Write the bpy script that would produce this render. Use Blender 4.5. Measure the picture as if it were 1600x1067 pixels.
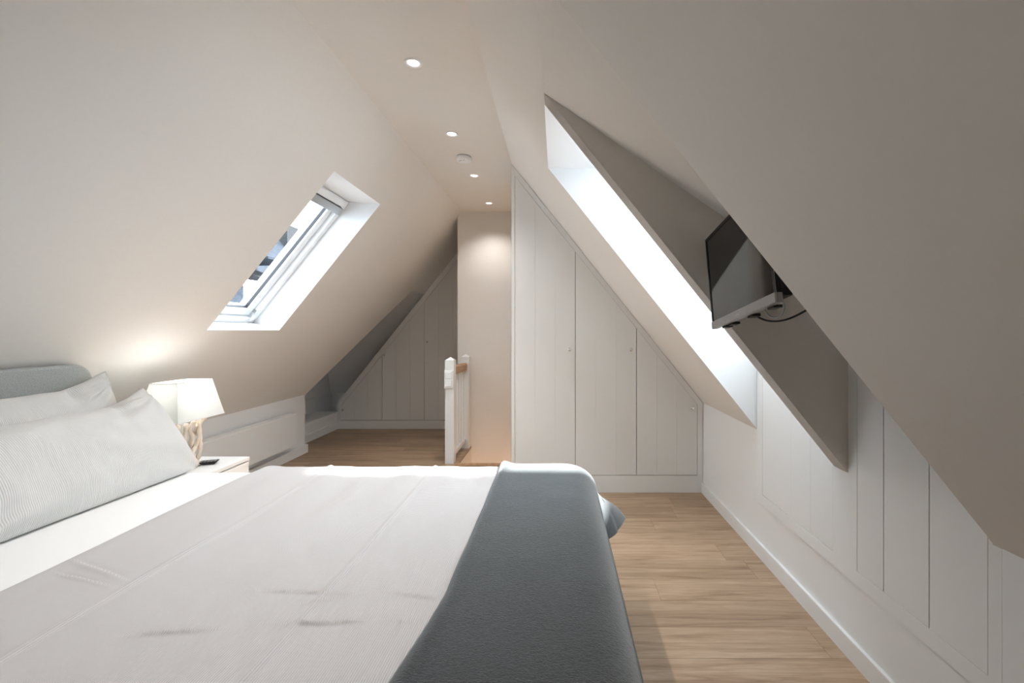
import bpy, bmesh, math, random
from mathutils import Vector, Matrix, noise
from mathutils.geometry import tessellate_polygon

for o in list(bpy.data.objects):
    bpy.data.objects.remove(o)
scn = bpy.context.scene
COL = scn.collection
random.seed(7)

# ------------------------------------------------------------------ camera, sky, sun, exposure
cam_d = bpy.data.cameras.new('camera')
cam_d.sensor_width = 36.0
cam_d.lens = 15.75
cam_d.shift_x = -72 / 1600
cam_d.shift_y = -16.5 / 1600
cam_d.clip_start = 0.02
cam = bpy.data.objects.new('camera', cam_d)
cam.location = (0, 0, 1.2)
cam.rotation_euler = (math.pi / 2, 0, 0)
COL.objects.link(cam)
scn.camera = cam

SKY = 7.6
world = bpy.data.worlds.new('World')
scn.world = world
world.use_nodes = True
wn = world.node_tree.nodes
wl = world.node_tree.links
bgn = wn['Background']
bgn.inputs['Strength'].default_value = SKY
tc = wn.new('ShaderNodeTexCoord')
nz = wn.new('ShaderNodeTexNoise')
nz.inputs['Scale'].default_value = 2.2
nz.inputs['Detail'].default_value = 5
rmp = wn.new('ShaderNodeValToRGB')
rmp.color_ramp.elements[0].position = 0.35
rmp.color_ramp.elements[0].color = (0.68, 0.83, 1.0, 1)
rmp.color_ramp.elements[1].position = 0.62
rmp.color_ramp.elements[1].color = (0.90, 0.955, 1.0, 1)
wl.new(tc.outputs['Generated'], nz.inputs['Vector'])
wl.new(nz.outputs['Fac'], rmp.inputs['Fac'])
wl.new(rmp.outputs['Color'], bgn.inputs['Color'])

sun_d = bpy.data.lights.new('sun', 'SUN')
sun_d.energy = 26.0
sun_d.angle = math.radians(4)
sun_d.color = (1.0, 0.98, 0.95)
sun = bpy.data.objects.new('sun', sun_d)
sun.rotation_euler = Vector((-0.72, 0.05, -0.72)).to_track_quat('-Z', 'Y').to_euler()
sun.location = (6, 0, 8)
COL.objects.link(sun)

scn.view_settings.view_transform = 'Standard'
scn.view_settings.look = 'None'
scn.view_settings.exposure = 0.62
scn.view_settings.gamma = 1.0
scn.view_settings.use_curve_mapping = False

SPOT_POWER = 23.0
LAMP_POWER = 1.0
STAIR_POWER = 8.0

# ------------------------------------------------------------------ helpers
def new_mat(name, color, rough=0.6, metallic=0.0, spec=0.5):
    m = bpy.data.materials.new(name)
    m.use_nodes = True
    b = m.node_tree.nodes['Principled BSDF']
    b.inputs['Base Color'].default_value = (*color, 1)
    b.inputs['Roughness'].default_value = rough
    b.inputs['Metallic'].default_value = metallic
    b.inputs['Specular IOR Level'].default_value = spec
    return m

def nodes(m):
    return m.node_tree.nodes, m.node_tree.links, m.node_tree.nodes['Principled BSDF']

def noise_bump(m, scale, strength, dist=0.002, detail=3, colvar=0.0, stretch=(1, 1, 1)):
    N, L, b = nodes(m)
    t = N.new('ShaderNodeTexCoord')
    mp = N.new('ShaderNodeMapping')
    mp.inputs['Scale'].default_value = stretch
    n = N.new('ShaderNodeTexNoise')
    n.inputs['Scale'].default_value = scale
    n.inputs['Detail'].default_value = detail
    L.new(t.outputs['Object'], mp.inputs['Vector'])
    L.new(mp.outputs['Vector'], n.inputs['Vector'])
    bp = N.new('ShaderNodeBump')
    bp.inputs['Strength'].default_value = strength
    bp.inputs['Distance'].default_value = dist
    L.new(n.outputs['Fac'], bp.inputs['Height'])
    L.new(bp.outputs['Normal'], b.inputs['Normal'])
    if colvar:
        base = tuple(b.inputs['Base Color'].default_value)[:3]
        r = N.new('ShaderNodeValToRGB')
        r.color_ramp.elements[0].position = 0.3
        r.color_ramp.elements[1].position = 0.7
        r.color_ramp.elements[0].color = (*[c * (1 - colvar) for c in base], 1)
        r.color_ramp.elements[1].color = (*[min(1, c * (1 + colvar)) for c in base], 1)
        L.new(n.outputs['Fac'], r.inputs['Fac'])
        L.new(r.outputs['Color'], b.inputs['Base Color'])
    return bp

M = {}
M['paint'] = new_mat('wall paint', (0.80, 0.765, 0.72), 0.75, spec=0.25)
noise_bump(M['paint'], 60, 0.05, 0.001, colvar=0.008)
M['paint_cool'] = new_mat('dormer paint', (0.80, 0.795, 0.785), 0.7, spec=0.25)
noise_bump(M['paint_cool'], 60, 0.05, 0.001)
M['lacquer'] = new_mat('off white lacquer', (0.78, 0.78, 0.765), 0.42, spec=0.4)
noise_bump(M['lacquer'], 90, 0.03, 0.0006, stretch=(1, 1, 0.08))
M['lacquer_white'] = new_mat('white lacquer', (0.80, 0.80, 0.79), 0.38, spec=0.45)
noise_bump(M['lacquer_white'], 60, 0.02, 0.0005)
M['pvc'] = new_mat('window white', (0.86, 0.87, 0.88), 0.3)
noise_bump(M['pvc'], 40, 0.01, 0.0005)
M['gap'] = new_mat('cabinet inside', (0.22, 0.205, 0.19), 0.8)
noise_bump(M['gap'], 40, 0.05)
M['grey_metal'] = new_mat('grey metal', (0.45, 0.46, 0.47), 0.4, 0.6)
noise_bump(M['grey_metal'], 80, 0.03)
M['chrome'] = new_mat('chrome', (0.8, 0.8, 0.8), 0.12, 1.0)
noise_bump(M['chrome'], 20, 0.01)
M['black'] = new_mat('black plastic', (0.010, 0.010, 0.011), 0.55)
noise_bump(M['black'], 300, 0.05, 0.0004)
M['silver'] = new_mat('silver plastic', (0.36, 0.35, 0.345), 0.35, 0.5)
noise_bump(M['silver'], 300, 0.02, 0.0003)
M['screen'] = new_mat('dark glossy screen', (0.010, 0.010, 0.010), 0.05, spec=0.62)
M['screen'].node_tree.nodes['Principled BSDF'].inputs['Coat Weight'].default_value = 0.0
noise_bump(M['screen'], 3, 0.01, 0.0002)
M['oak'] = new_mat('oak handrail', (0.42, 0.235, 0.12), 0.4)
noise_bump(M['oak'], 30, 0.1, colvar=0.2, stretch=(1, 0.1, 1))
M['driftwood'] = new_mat('pale driftwood', (0.80, 0.69, 0.57), 0.75)
noise_bump(M['driftwood'], 45, 0.5, 0.002, colvar=0.18, stretch=(1, 1, 0.2))
M['sheet'] = new_mat('white sheet', (0.92, 0.92, 0.915), 0.85, spec=0.15)
noise_bump(M['sheet'], 900, 0.1, 0.0004)
M['upholstery'] = new_mat('grey upholstery', (0.42, 0.44, 0.43), 0.9, spec=0.15)
noise_bump(M['upholstery'], 260, 0.5, 0.0015, colvar=0.16)
M['rooftile'] = new_mat('slate tiles', (0.010, 0.0135, 0.019), 0.7, spec=0.15)
noise_bump(M['rooftile'], 6, 0.4, 0.02, colvar=0.3)
M['dark_pane'] = new_mat('far window pane', (0.012, 0.016, 0.022), 0.5, spec=0.2)
noise_bump(M['dark_pane'], 3, 0.05)
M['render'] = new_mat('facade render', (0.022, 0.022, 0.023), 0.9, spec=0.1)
noise_bump(M['render'], 10, 0.2, 0.01)

def rib_material(name, color, axis, period, amp):
    """woven cloth with fine ribs: a real surface relief and its thread tone"""
    m = new_mat(name, color, 0.85, spec=0.15)
    N, L, b = nodes(m)
    t = N.new('ShaderNodeTexCoord')
    w = N.new('ShaderNodeTexWave')
    w.wave_type = 'BANDS'
    w.bands_direction = axis
    w.inputs['Scale'].default_value = (math.pi * 2 / period) / 20.0
    w.inputs['Distortion'].default_value = 0.0
    src = 'UV'
    L.new(t.outputs[src], w.inputs['Vector'])
    bp = N.new('ShaderNodeBump')
    bp.inputs['Strength'].default_value = 0.6
    bp.inputs['Distance'].default_value = amp
    L.new(w.outputs['Fac'], bp.inputs['Height'])
    L.new(bp.outputs['Normal'], b.inputs['Normal'])
    r = N.new('ShaderNodeValToRGB')
    r.color_ramp.elements[0].color = (*[c * 0.84 for c in color], 1)
    r.color_ramp.elements[1].color = (*[min(1, c * 1.05) for c in color], 1)
    L.new(w.outputs['Fac'], r.inputs['Fac'])
    L.new(r.outputs['Color'], b.inputs['Base Color'])
    return m

M['duvet'] = rib_material('ribbed duvet cotton', (0.60, 0.58, 0.575), 'X', 0.0046, 0.0010)
M['pillow'] = rib_material('ribbed pillow cotton', (0.74, 0.735, 0.72), 'X', 0.0056, 0.0012)

def fleece(name, color):
    m = new_mat(name, color, 0.95, spec=0.1)
    N, L, b = nodes(m)
    b.inputs['Sheen Weight'].default_value = 0.75
    b.inputs['Sheen Tint'].default_value = (0.88, 0.93, 0.95, 1)
    b.inputs['Sheen Roughness'].default_value = 0.5
    t = N.new('ShaderNodeTexCoord')
    n1 = N.new('ShaderNodeTexNoise')
    n1.inputs['Scale'].default_value = 130
    n1.inputs['Detail'].default_value = 4
    n1.inputs['Distortion'].default_value = 1.2
    mp = N.new('ShaderNodeMapping')
    mp.inputs['Scale'].default_value = (1, 2.2, 1)
    L.new(t.outputs['Object'], mp.inputs['Vector'])
    L.new(mp.outputs['Vector'], n1.inputs['Vector'])
    r = N.new('ShaderNodeValToRGB')
    r.color_ramp.elements[0].position = 0.3
    r.color_ramp.elements[1].position = 0.75
    r.color_ramp.elements[0].color = (*[c * 0.72 for c in color], 1)
    r.color_ramp.elements[1].color = (*[c * 1.3 for c in color], 1)
    L.new(n1.outputs['Fac'], r.inputs['Fac'])
    L.new(r.outputs['Color'], b.inputs['Base Color'])
    bp = N.new('ShaderNodeBump')
    bp.inputs['Strength'].default_value = 0.7
    bp.inputs['Distance'].default_value = 0.003
    L.new(n1.outputs['Fac'], bp.inputs['Height'])
    L.new(bp.outputs['Normal'], b.inputs['Normal'])
    return m
M['fleece'] = fleece('charcoal fleece', (0.044, 0.046, 0.048))

def wood_floor():
    m = new_mat('oak laminate', (0.4, 0.27, 0.17), 0.42, spec=0.4)
    N, L, b = nodes(m)
    t = N.new('ShaderNodeTexCoord')
    oi = N.new('ShaderNodeObjectInfo')
    mul = N.new('ShaderNodeMath'); mul.operation = 'MULTIPLY'; mul.inputs[1].default_value = 37.0
    L.new(oi.outputs['Random'], mul.inputs[0])
    comb = N.new('ShaderNodeCombineXYZ')
    L.new(mul.outputs[0], comb.inputs['Z'])
    L.new(mul.outputs[0], comb.inputs['X'])
    add = N.new('ShaderNodeVectorMath'); add.operation = 'ADD'
    L.new(t.outputs['Object'], add.inputs[0])
    L.new(comb.outputs[0], add.inputs[1])
    mp = N.new('ShaderNodeMapping')
    mp.inputs['Scale'].default_value = (0.9, 14, 1)
    L.new(add.outputs[0], mp.inputs['Vector'])
    n1 = N.new('ShaderNodeTexNoise')
    n1.inputs['Scale'].default_value = 2.2
    n1.inputs['Detail'].default_value = 7
    n1.inputs['Roughness'].default_value = 0.62
    n1.inputs['Distortion'].default_value = 0.7
    L.new(mp.outputs['Vector'], n1.inputs['Vector'])
    r = N.new('ShaderNodeValToRGB')
    e = r.color_ramp.elements
    e[0].position = 0.28; e[0].color = (0.245, 0.152, 0.090, 1)
    e[1].position = 0.72; e[1].color = (0.49, 0.355, 0.240, 1)
    k = e.new(0.47); k.color = (0.38, 0.258, 0.166, 1)
    L.new(n1.outputs['Fac'], r.inputs['Fac'])
    # fine pores
    mp2 = N.new('ShaderNodeMapping')
    mp2.inputs['Scale'].default_value = (6, 160, 1)
    L.new(add.outputs[0], mp2.inputs['Vector'])
    n2 = N.new('ShaderNodeTexNoise')
    n2.inputs['Scale'].default_value = 1.5
    n2.inputs['Detail'].default_value = 3
    L.new(mp2.outputs['Vector'], n2.inputs['Vector'])
    r2 = N.new('ShaderNodeValToRGB')
    r2.color_ramp.elements[0].position = 0.36; r2.color_ramp.elements[0].color = (0.72, 0.68, 0.64, 1)
    r2.color_ramp.elements[1].position = 0.52; r2.color_ramp.elements[1].color = (1, 1, 1, 1)
    L.new(n2.outputs['Fac'], r2.inputs['Fac'])
    mx = N.new('ShaderNodeMix'); mx.data_type = 'RGBA'; mx.blend_type = 'MULTIPLY'
    mx.inputs['Factor'].default_value = 0.55
    L.new(r.outputs['Color'], mx.inputs['A'])
    L.new(r2.outputs['Color'], mx.inputs['B'])
    hsv = N.new('ShaderNodeHueSaturation')
    mr = N.new('ShaderNodeMapRange')
    mr.inputs['To Min'].default_value = 0.88
    mr.inputs['To Max'].default_value = 1.12
    L.new(oi.outputs['Random'], mr.inputs['Value'])
    L.new(mr.outputs[0], hsv.inputs['Value'])
    L.new(mx.outputs['Result'], hsv.inputs['Color'])
    L.new(hsv.outputs['Color'], b.inputs['Base Color'])
    bp = N.new('ShaderNodeBump')
    bp.inputs['Strength'].default_value = 0.15
    bp.inputs['Distance'].default_value = 0.001
    L.new(n2.outputs['Fac'], bp.inputs['Height'])
    L.new(bp.outputs['Normal'], b.inputs['Normal'])
    return m
M['floorwood'] = wood_floor()

def glass_mat():
    m = bpy.data.materials.new('window glass')
    m.use_nodes = True
    N = m.node_tree.nodes; L = m.node_tree.links
    N.remove(N['Principled BSDF'])
    out = N['Material Output']
    tr = N.new('ShaderNodeBsdfTransparent'); tr.inputs[0].default_value = (0.95, 0.97, 0.98, 1)
    gl = N.new('ShaderNodeBsdfGlossy'); gl.inputs['Roughness'].default_value = 0.02
    lw = N.new('ShaderNodeLayerWeight'); lw.inputs['Blend'].default_value = 0.12
    fr = N.new('ShaderNodeMath'); fr.operation = 'MULTIPLY'; fr.inputs[1].default_value = 0.10
    L.new(lw.outputs['Facing'], fr.inputs[0])
    mx = N.new('ShaderNodeMixShader')
    L.new(fr.outputs[0], mx.inputs[0]); L.new(tr.outputs[0], mx.inputs[1]); L.new(gl.outputs[0], mx.inputs[2])
    L.new(mx.outputs[0], out.inputs[0])
    return m
M['glass'] = glass_mat()

def shade_mat():
    m = bpy.data.materials.new('lampshade linen')
    m.use_nodes = True
    N = m.node_tree.nodes; L = m.node_tree.links
    b = N['Principled BSDF']
    b.inputs['Base Color'].default_value = (0.86, 0.87, 0.86, 1)
    b.inputs['Roughness'].default_value = 0.9
    tl = N.new('ShaderNodeBsdfTranslucent'); tl.inputs[0].default_value = (0.86, 0.87, 0.85, 1)
    mx = N.new('ShaderNodeMixShader'); mx.inputs[0].default_value = 0.45
    w = N.new('ShaderNodeTexNoise'); w.inputs['Scale'].default_value = 400
    bp = N.new('ShaderNodeBump'); bp.inputs['Strength'].default_value = 0.1; bp.inputs['Distance'].default_value = 0.0005
    L.new(w.outputs['Fac'], bp.inputs['Height']); L.new(bp.outputs['Normal'], b.inputs['Normal'])
    L.new(b.outputs[0], mx.inputs[1]); L.new(tl.outputs[0], mx.inputs[2])
    L.new(mx.outputs[0], N['Material Output'].inputs[0])
    return m
M['shade'] = shade_mat()

def emis(name, color, strength):
    m = new_mat(name, color)
    b = m.node_tree.nodes['Principled BSDF']
    b.inputs['Emission Color'].default_value = (*color, 1)
    b.inputs['Emission Strength'].default_value = strength
    return m
M['led'] = emis('lit lens', (1.0, 0.93, 0.86), 2.2)
M['bulb'] = emis('lit bulb', (1.0, 0.98, 0.95), 10.0)

def root_loc(p):
    v = Vector((0, 0, 0))
    while p is not None:
        v = v + p.location
        p = p.parent
    return v

def add(name, bm, mat, parent=None, loc=None, smooth=False, bevel=0.0):
    """bm is in world coordinates; links it as one mesh object"""
    off = root_loc(parent) if parent is not None else Vector((0, 0, 0))
    own = Vector(loc) if loc is not None else off
    bmesh.ops.recalc_face_normals(bm, faces=bm.faces[:]) if smooth != 'keep' else None
    me = bpy.data.meshes.new(name)
    bmesh.ops.translate(bm, verts=bm.verts[:], vec=-own)
    bm.to_mesh(me); bm.free()
    if smooth:
        for p in me.polygons: p.use_smooth = True
    o = bpy.data.objects.new(name, me)
    if mat is not None:
        me.materials.append(mat)
    COL.objects.link(o)
    o.location = own - off
    if parent is not None:
        o.parent = parent
    if bevel:
        md = o.modifiers.new('bevel', 'BEVEL'); md.width = bevel; md.segments = 2; md.limit_method = 'ANGLE'
    return o

def empty(name, loc, label=None, cat=None, group=None, kind=None):
    o = bpy.data.objects.new(name, None)
    o.empty_display_size = 0.1
    COL.objects.link(o)
    o.location = loc
    return tag(o, label, cat, group, kind)

def tag(o, label=None, cat=None, group=None, kind=None):
    if label: o['label'] = label
    if cat: o['category'] = cat
    if group: o['group'] = group
    if kind: o['kind'] = kind
    return o

def B(*boxes):
    bm = bmesh.new()
    for b in boxes:
        abox(bm, *b)
    return bm

def abox(bm, x0, x1, y0, y1, z0, z1):
    v = [bm.verts.new(p) for p in ((x0, y0, z0), (x1, y0, z0), (x1, y1, z0), (x0, y1, z0),
                                   (x0, y0, z1), (x1, y0, z1), (x1, y1, z1), (x0, y1, z1))]
    for f in ((0, 3, 2, 1), (4, 5, 6, 7), (0, 1, 5, 4), (1, 2, 6, 5), (2, 3, 7, 6), (3, 0, 4, 7)):
        bm.faces.new([v[i] for i in f])

def prism(bm, pts, fn0, fn1):
    """pts 2d outline -> two caps via fn0, fn1 (2d -> 3d) and sides"""
    a = [bm.verts.new(fn0(*p)) for p in pts]
    b = [bm.verts.new(fn1(*p)) for p in pts]
    bm.faces.new(a); bm.faces.new(list(reversed(b)))
    n = len(pts)
    for i in range(n):
        bm.faces.new((a[i], b[i], b[(i + 1) % n], a[(i + 1) % n]))

def xz_prism(bm, pts, y0, y1):
    prism(bm, pts, lambda x, z: (x, y0, z), lambda x, z: (x, y1, z))

def yz_prism(bm, pts, x0, x1):
    prism(bm, pts, lambda y, z: (x0, y, z), lambda y, z: (x1, y, z))

def quads(*qs):
    bm = bmesh.new()
    for q in qs:
        bm.faces.new([bm.verts.new(p) for p in q])
    return bm

def poly_plane(loops, fn):
    bm = bmesh.new()
    pts = [p for l in loops for p in l]
    tris = tessellate_polygon([[Vector((p[0], p[1], 0)) for p in l] for l in loops])
    vs = [bm.verts.new(fn(*p)) for p in pts]
    for t in tris:
        try: bm.faces.new([vs[i] for i in t])
        except ValueError: pass
    return bm

def tube(bm, pts, radii, seg=10, cap=True):
    pts = [Vector(p) for p in pts]
    if not hasattr(radii, '__len__'): radii = [radii] * len(pts)
    rings = []
    up = Vector((0.13, 0.31, 0.94))
    for i, p in enumerate(pts):
        d = (pts[min(i + 1, len(pts) - 1)] - pts[max(i - 1, 0)]).normalized()
        s = d.cross(up)
        if s.length < 0.1: s = d.cross(Vector((1, 0, 0)))
        s.normalize(); t = d.cross(s)
        rings.append([bm.verts.new(p + (s * math.cos(a) + t * math.sin(a)) * radii[i])
                      for a in [2 * math.pi * k / seg for k in range(seg)]])
    for i in range(len(pts) - 1):
        for k in range(seg):
            bm.faces.new((rings[i][k], rings[i][(k + 1) % seg], rings[i + 1][(k + 1) % seg], rings[i + 1][k]))
    if cap:
        bm.faces.new(rings[0][::-1]); bm.faces.new(rings[-1])

def spline(pts, n=8):
    """catmull rom"""
    P = [Vector(p) for p in pts]
    P = [2 * P[0] - P[1]] + P + [2 * P[-1] - P[-2]]
    out = []
    for i in range(1, len(P) - 2):
        for k in range(n):
            t = k / n
            a, b, c, d = P[i - 1], P[i], P[i + 1], P[i + 2]
            out.append(0.5 * ((2 * b) + (c - a) * t + (2 * a - 5 * b + 4 * c - d) * t * t + (3 * b - a - 3 * c + d) * t ** 3))
    out.append(P[-2])
    return out

def lathe(bm, prof, c, axis='z', seg=24):
    """prof: (r, h) list along axis"""
    rings = []
    for r, h in prof:
        ring = []
        for k in range(seg):
            a = 2 * math.pi * k / seg
            p = (r * math.cos(a), r * math.sin(a), h)
            if axis == '-y': p = (p[0], -h, p[1])
            ring.append(bm.verts.new((c[0] + p[0], c[1] + p[1], c[2] + p[2])))
        rings.append(ring)
    for i in range(len(rings) - 1):
        for k in range(seg):
            bm.faces.new((rings[i][k], rings[i][(k + 1) % seg], rings[i + 1][(k + 1) % seg], rings[i + 1][k]))
    bm.faces.new(rings[0][::-1]); bm.faces.new(rings[-1])

# ------------------------------------------------------------------ measures of the attic
ZC = 2.445           # flat ceiling
PITCH = 1.249
XCL, XCR = -1.005, -0.347
YB = -1.35           # wall behind the camera
YW = 3.326           # wardrobe front
YS = 4.676           # stair wall
YA = 5.49            # far wardrobe front
XKR, ZKR = 1.078, 0.665
XKL, ZKL = -2.51, 0.565
def XL(z): return XCL - (ZC - z) / PITCH
def XR(z): return XCR + (ZC - z) / PITCH
st = dict(kind='structure')

# ------------------------------------------------------------------ ceiling and slopes
SKY_Y0, SKY_Y1, SKY_Z0, SKY_Z1 = 2.55, 3.21, 1.205, 2.108
tag(add('ceiling', quads(((XCL, YB, ZC), (XCR, YB, ZC), (XCR, YS, ZC), (XCL, YS, ZC))), M['paint']), **st)
bm = poly_plane([[(YB, ZKL), (4.445, ZKL), (5.03, 1.655), (5.95, 1.655), (5.95, ZC), (YB, ZC)],
                 [(SKY_Y0, SKY_Z0), (SKY_Y0, SKY_Z1), (SKY_Y1, SKY_Z1), (SKY_Y1, SKY_Z0)]],
                lambda y, z: (XL(z), y, z))
tag(add('ceiling_left_slope', bm, M['paint']), **st)
N0, N1, N2, N3 = 1.10, 1.652, 1.735, 2.415
ZB = 2.078
bm = poly_plane([[(YB, ZKR), (N0, ZKR), (N0, ZB), (N1, ZB), (N1, ZKR), (N2, ZKR), (N2, ZB), (N3, ZB), (N3, ZKR),
                  (YS, ZKR), (YS, ZC), (YB, ZC)]], lambda y, z: (XR(z), y, z))
tag(add('ceiling_right_slope', bm, M['paint']), **st)

# left wall, recess at its end
bm = quads(((XKL, YB, -0.02), (XKL, 4.445, -0.02), (XKL, 4.445, ZKL), (XKL, YB, ZKL)),
           ((XKL, 4.445, 0), (-3.06, 4.445, 0), (-3.06, 4.445, ZKL), (XKL, 4.445, ZKL)))
tag(add('wall_left', bm, M['paint_cool']), **st)
XO = -3.0
zk = 0.376
bm = quads(((XO, 4.445, 0.0), (XO, 5.95, 0.0), (XO, 5.95, zk), (XO, 4.445, zk)),
           ((XO, 5.95, -0.02), (-0.95, 5.95, -0.02), (-0.95, 5.95, zk), (XO, 5.95, zk)),
           # far plane leaning back over the recess
           ((XO - 0.04, 5.95, zk), (-0.95, 5.95, zk), (-0.95, 5.60, 1.655), (XO - 0.04, 5.60, 1.655)),
           # near cheek, following the oblique cut of the slope
           ((XKL, 4.445, ZKL), (XO - 0.04, 4.445, ZKL), (XO - 0.04, 5.03, 1.655), (XL(1.655), 5.03, 1.655)),
           # small flat top
           ((XL(1.655), 5.03, 1.655), (XO - 0.04, 5.03, 1.655), (XO - 0.04, 5.95, 1.655), (XL(1.655), 5.95, 1.655)),
           ((XO, 4.445, zk), (XO, 5.95, zk), (XO - 0.04, 5.95, zk), (XO - 0.04, 4.445, zk)),
           ((XO - 0.02, 4.3, 0.3), (XO - 0.02, 6.0, 0.3), (XO - 0.02, 6.0, 1.7), (XO - 0.02, 4.3, 1.7)))
tag(add('wall_recess', bm, M['paint_cool']), **st)
# ledge in the recess
bm = B((-2.985, -2.69, 4.447, YA, 0.175, 0.215), (-2.985, -2.705, 4.447, YA, 0.0, 0.175))
tag(add('trim_1', bm, M['lacquer_white'], bevel=0.003), **st)
tag(add('baseboard_recess', B((-2.705, -2.690, 4.447, YA, 0.0, 0.085)), M['lacquer_white'], bevel=0.003), **st)
tag(add('baseboard_left', B((XKL, -2.473, YB, 4.435, 0.0, 0.082)), M['lacquer_white'], bevel=0.004), **st)

# right wall
bm = quads(((XKR, YB, -0.02), (XKR, YS, -0.02), (XKR, YS, ZKR + 0.012), (XKR, YB, ZKR + 0.012)),
           ((1.0695, YB, 0.07), (1.0695, 1.0792, 0.07), (1.0695, 1.0792, ZKR + 0.02), (1.0695, YB, ZKR + 0.02)),
           ((XKR, N0, ZKR), (XKR, N1 + 0.02, ZKR), (XKR, N1 + 0.02, 1.30), (XKR, N0, 1.30)),
           ((XKR, N1 + 0.02, ZKR), (XKR, N3, ZKR), (XKR, N3, 1.2), (XKR, N1 + 0.02, 1.2)))
tag(add('wall_right', bm, M['paint_cool']), **st)
tag(add('baseboard_right', B((1.063, XKR, YB, YW, -0.009, 0.078)), M['lacquer_white'], bevel=0.004), **st)

# near niche: shed roof, its cheeks
zn = lambda x: ZB - 0.69 * (x - XR(ZB))
bm = quads(((XR(ZB), N0, ZB), (XR(ZB), N1, ZB), (1.088, N1, zn(1.088)), (1.088, N0, zn(1.088))))
tag(add('ceiling_niche', bm, M['paint']), **st)
cheek = [(XR(ZB), ZB), (XR(ZKR), ZKR), (1.088, ZKR + 0.0001), (1.088, zn(1.088))]
bm = bmesh.new()
bm.faces.new([bm.verts.new((x, N0, z)) for x, z in cheek])
tag(add('wall_niche_near', bm, M['paint']), **st)
# far bay: horizontal soffit, cheeks out to the roof window
OFF = 0.438
DIV = [(XR(ZB), ZB), (XR(0.672), 0.672), (1.088, 0.672), (1.088, 1.2), (XR(ZB) + OFF, ZB)]
bm = bmesh.new()
xz_prism(bm, DIV, N1, N2)
tag(add('wall_divider', bm, M['paint']), **st)
bm = bmesh.new()
bm.faces.new([bm.verts.new((x, N3, z)) for x, z in [(XR(ZB), ZB), (XR(ZKR), ZKR), (1.088, ZKR), (1.088, 1.2), (XR(ZB) + OFF, ZB)]])
for q in (((XR(ZB), N2, ZB), (XR(ZB), N3, ZB), (XR(ZB) + OFF, N3, ZB + 0.0), (XR(ZB) + OFF, N2, ZB + 0.0)),):
    bm.faces.new([bm.verts.new(p) for p in q])
tag(add('wall_window_bay', bm, M['paint_cool']), **st)

# end walls
tag(add('wall_back', quads(((XKL, YB, 0), (XKR, YB, 0), (XKR, YB, ZKR), (XCR, YB, ZC), (XCL, YB, ZC), (XKL, YB, ZKL))), M['paint']), **st)
bm = bmesh.new()
xz_prism(bm, [(-1.049, -2.3), (1.088, -2.3), (1.088, ZKR), (XCR, ZC), (XCL, ZC), (-1.049, ZC - (1.049 - 1.005) * PITCH)], YS, YS + 0.1)
abox(bm, -1.049, -0.949, YS + 0.1, 5.97, 0.0, 2.6)
tag(add('wall_stair', bm, M['paint']), **st)

# stair well
SX0, SX1, SY0 = -0.905, 1.088, 4.045
bm = quads(((SX0, SY0, -2.3), (SX0, YS, -2.3), (SX0, YS, -0.02), (SX0, SY0, -0.02)),
           ((SX0, SY0, -2.3), (SX1, SY0, -2.3), (SX1, SY0, -0.02), (SX0, SY0, -0.02)),
           ((SX1, SY0, -2.3), (SX1, YS, -2.3), (SX1, YS, 0.1), (SX1, SY0, 0.1)),
           ((SX0, SY0, -2.3), (SX1, SY0, -2.3), (SX1, YS, -2.3), (SX0, YS, -2.3)))
tag(add('wall_stairwell', bm, M['paint']), **st)
tag(add('trim_2', B((SX0 - 0.03, SX1 - 0.02, SY0 - 0.05, SY0 + 0.012, -0.03, 0.006)), M['oak'], bevel=0.004), **st)

# ------------------------------------------------------------------ floor of laminate planks
def rect_minus(r, h):
    x0, x1, y0, y1 = r; a0, a1, b0, b1 = h
    if x1 <= a0 or x0 >= a1 or y1 <= b0 or y0 >= b1: return [r]
    out = []
    if x0 < a0: out.append((x0, a0, y0, y1))
    if x1 > a1: out.append((a1, x1, y0, y1))
    X0, X1 = max(x0, a0), min(x1, a1)
    if y0 < b0: out.append((X0, X1, y0, b0))
    if y1 > b1: out.append((X0, X1, b1, y1))
    return out
hole = (SX0, SX1, SY0, YS + 0.03)
fl = bmesh.new()
for r in rect_minus((-3.0, 1.09, YB, 5.95), hole):
    abox(fl, r[0], r[1], r[2], r[3], -0.02, -0.009)
floor = tag(add('floor', fl, M['gap']), **st)
rw = 0.176
row = 0
y = YB
while y < 5.55:
    L = 1.21
    x = -2.69 - random.random() * L
    while x < 1.07:
        a, b = max(x, -2.69), min(x + L, 1.064)
        if b - a > 0.02:
            for r in rect_minus((a + 0.0006, b - 0.0006, y + 0.0006, min(y + rw, 5.6) - 0.0006), hole):
                if r[1] - r[0] > 0.02 and r[3] - r[2] > 0.01:
                    loc = ((r[0] + r[1]) / 2, (r[2] + r[3]) / 2, 0)
                    p = add('plank', B((*r, -0.009, 0.0)), M['floorwood'], None, loc)
                    p.parent = floor
        x += L
    y += rw
    row += 1

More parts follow.
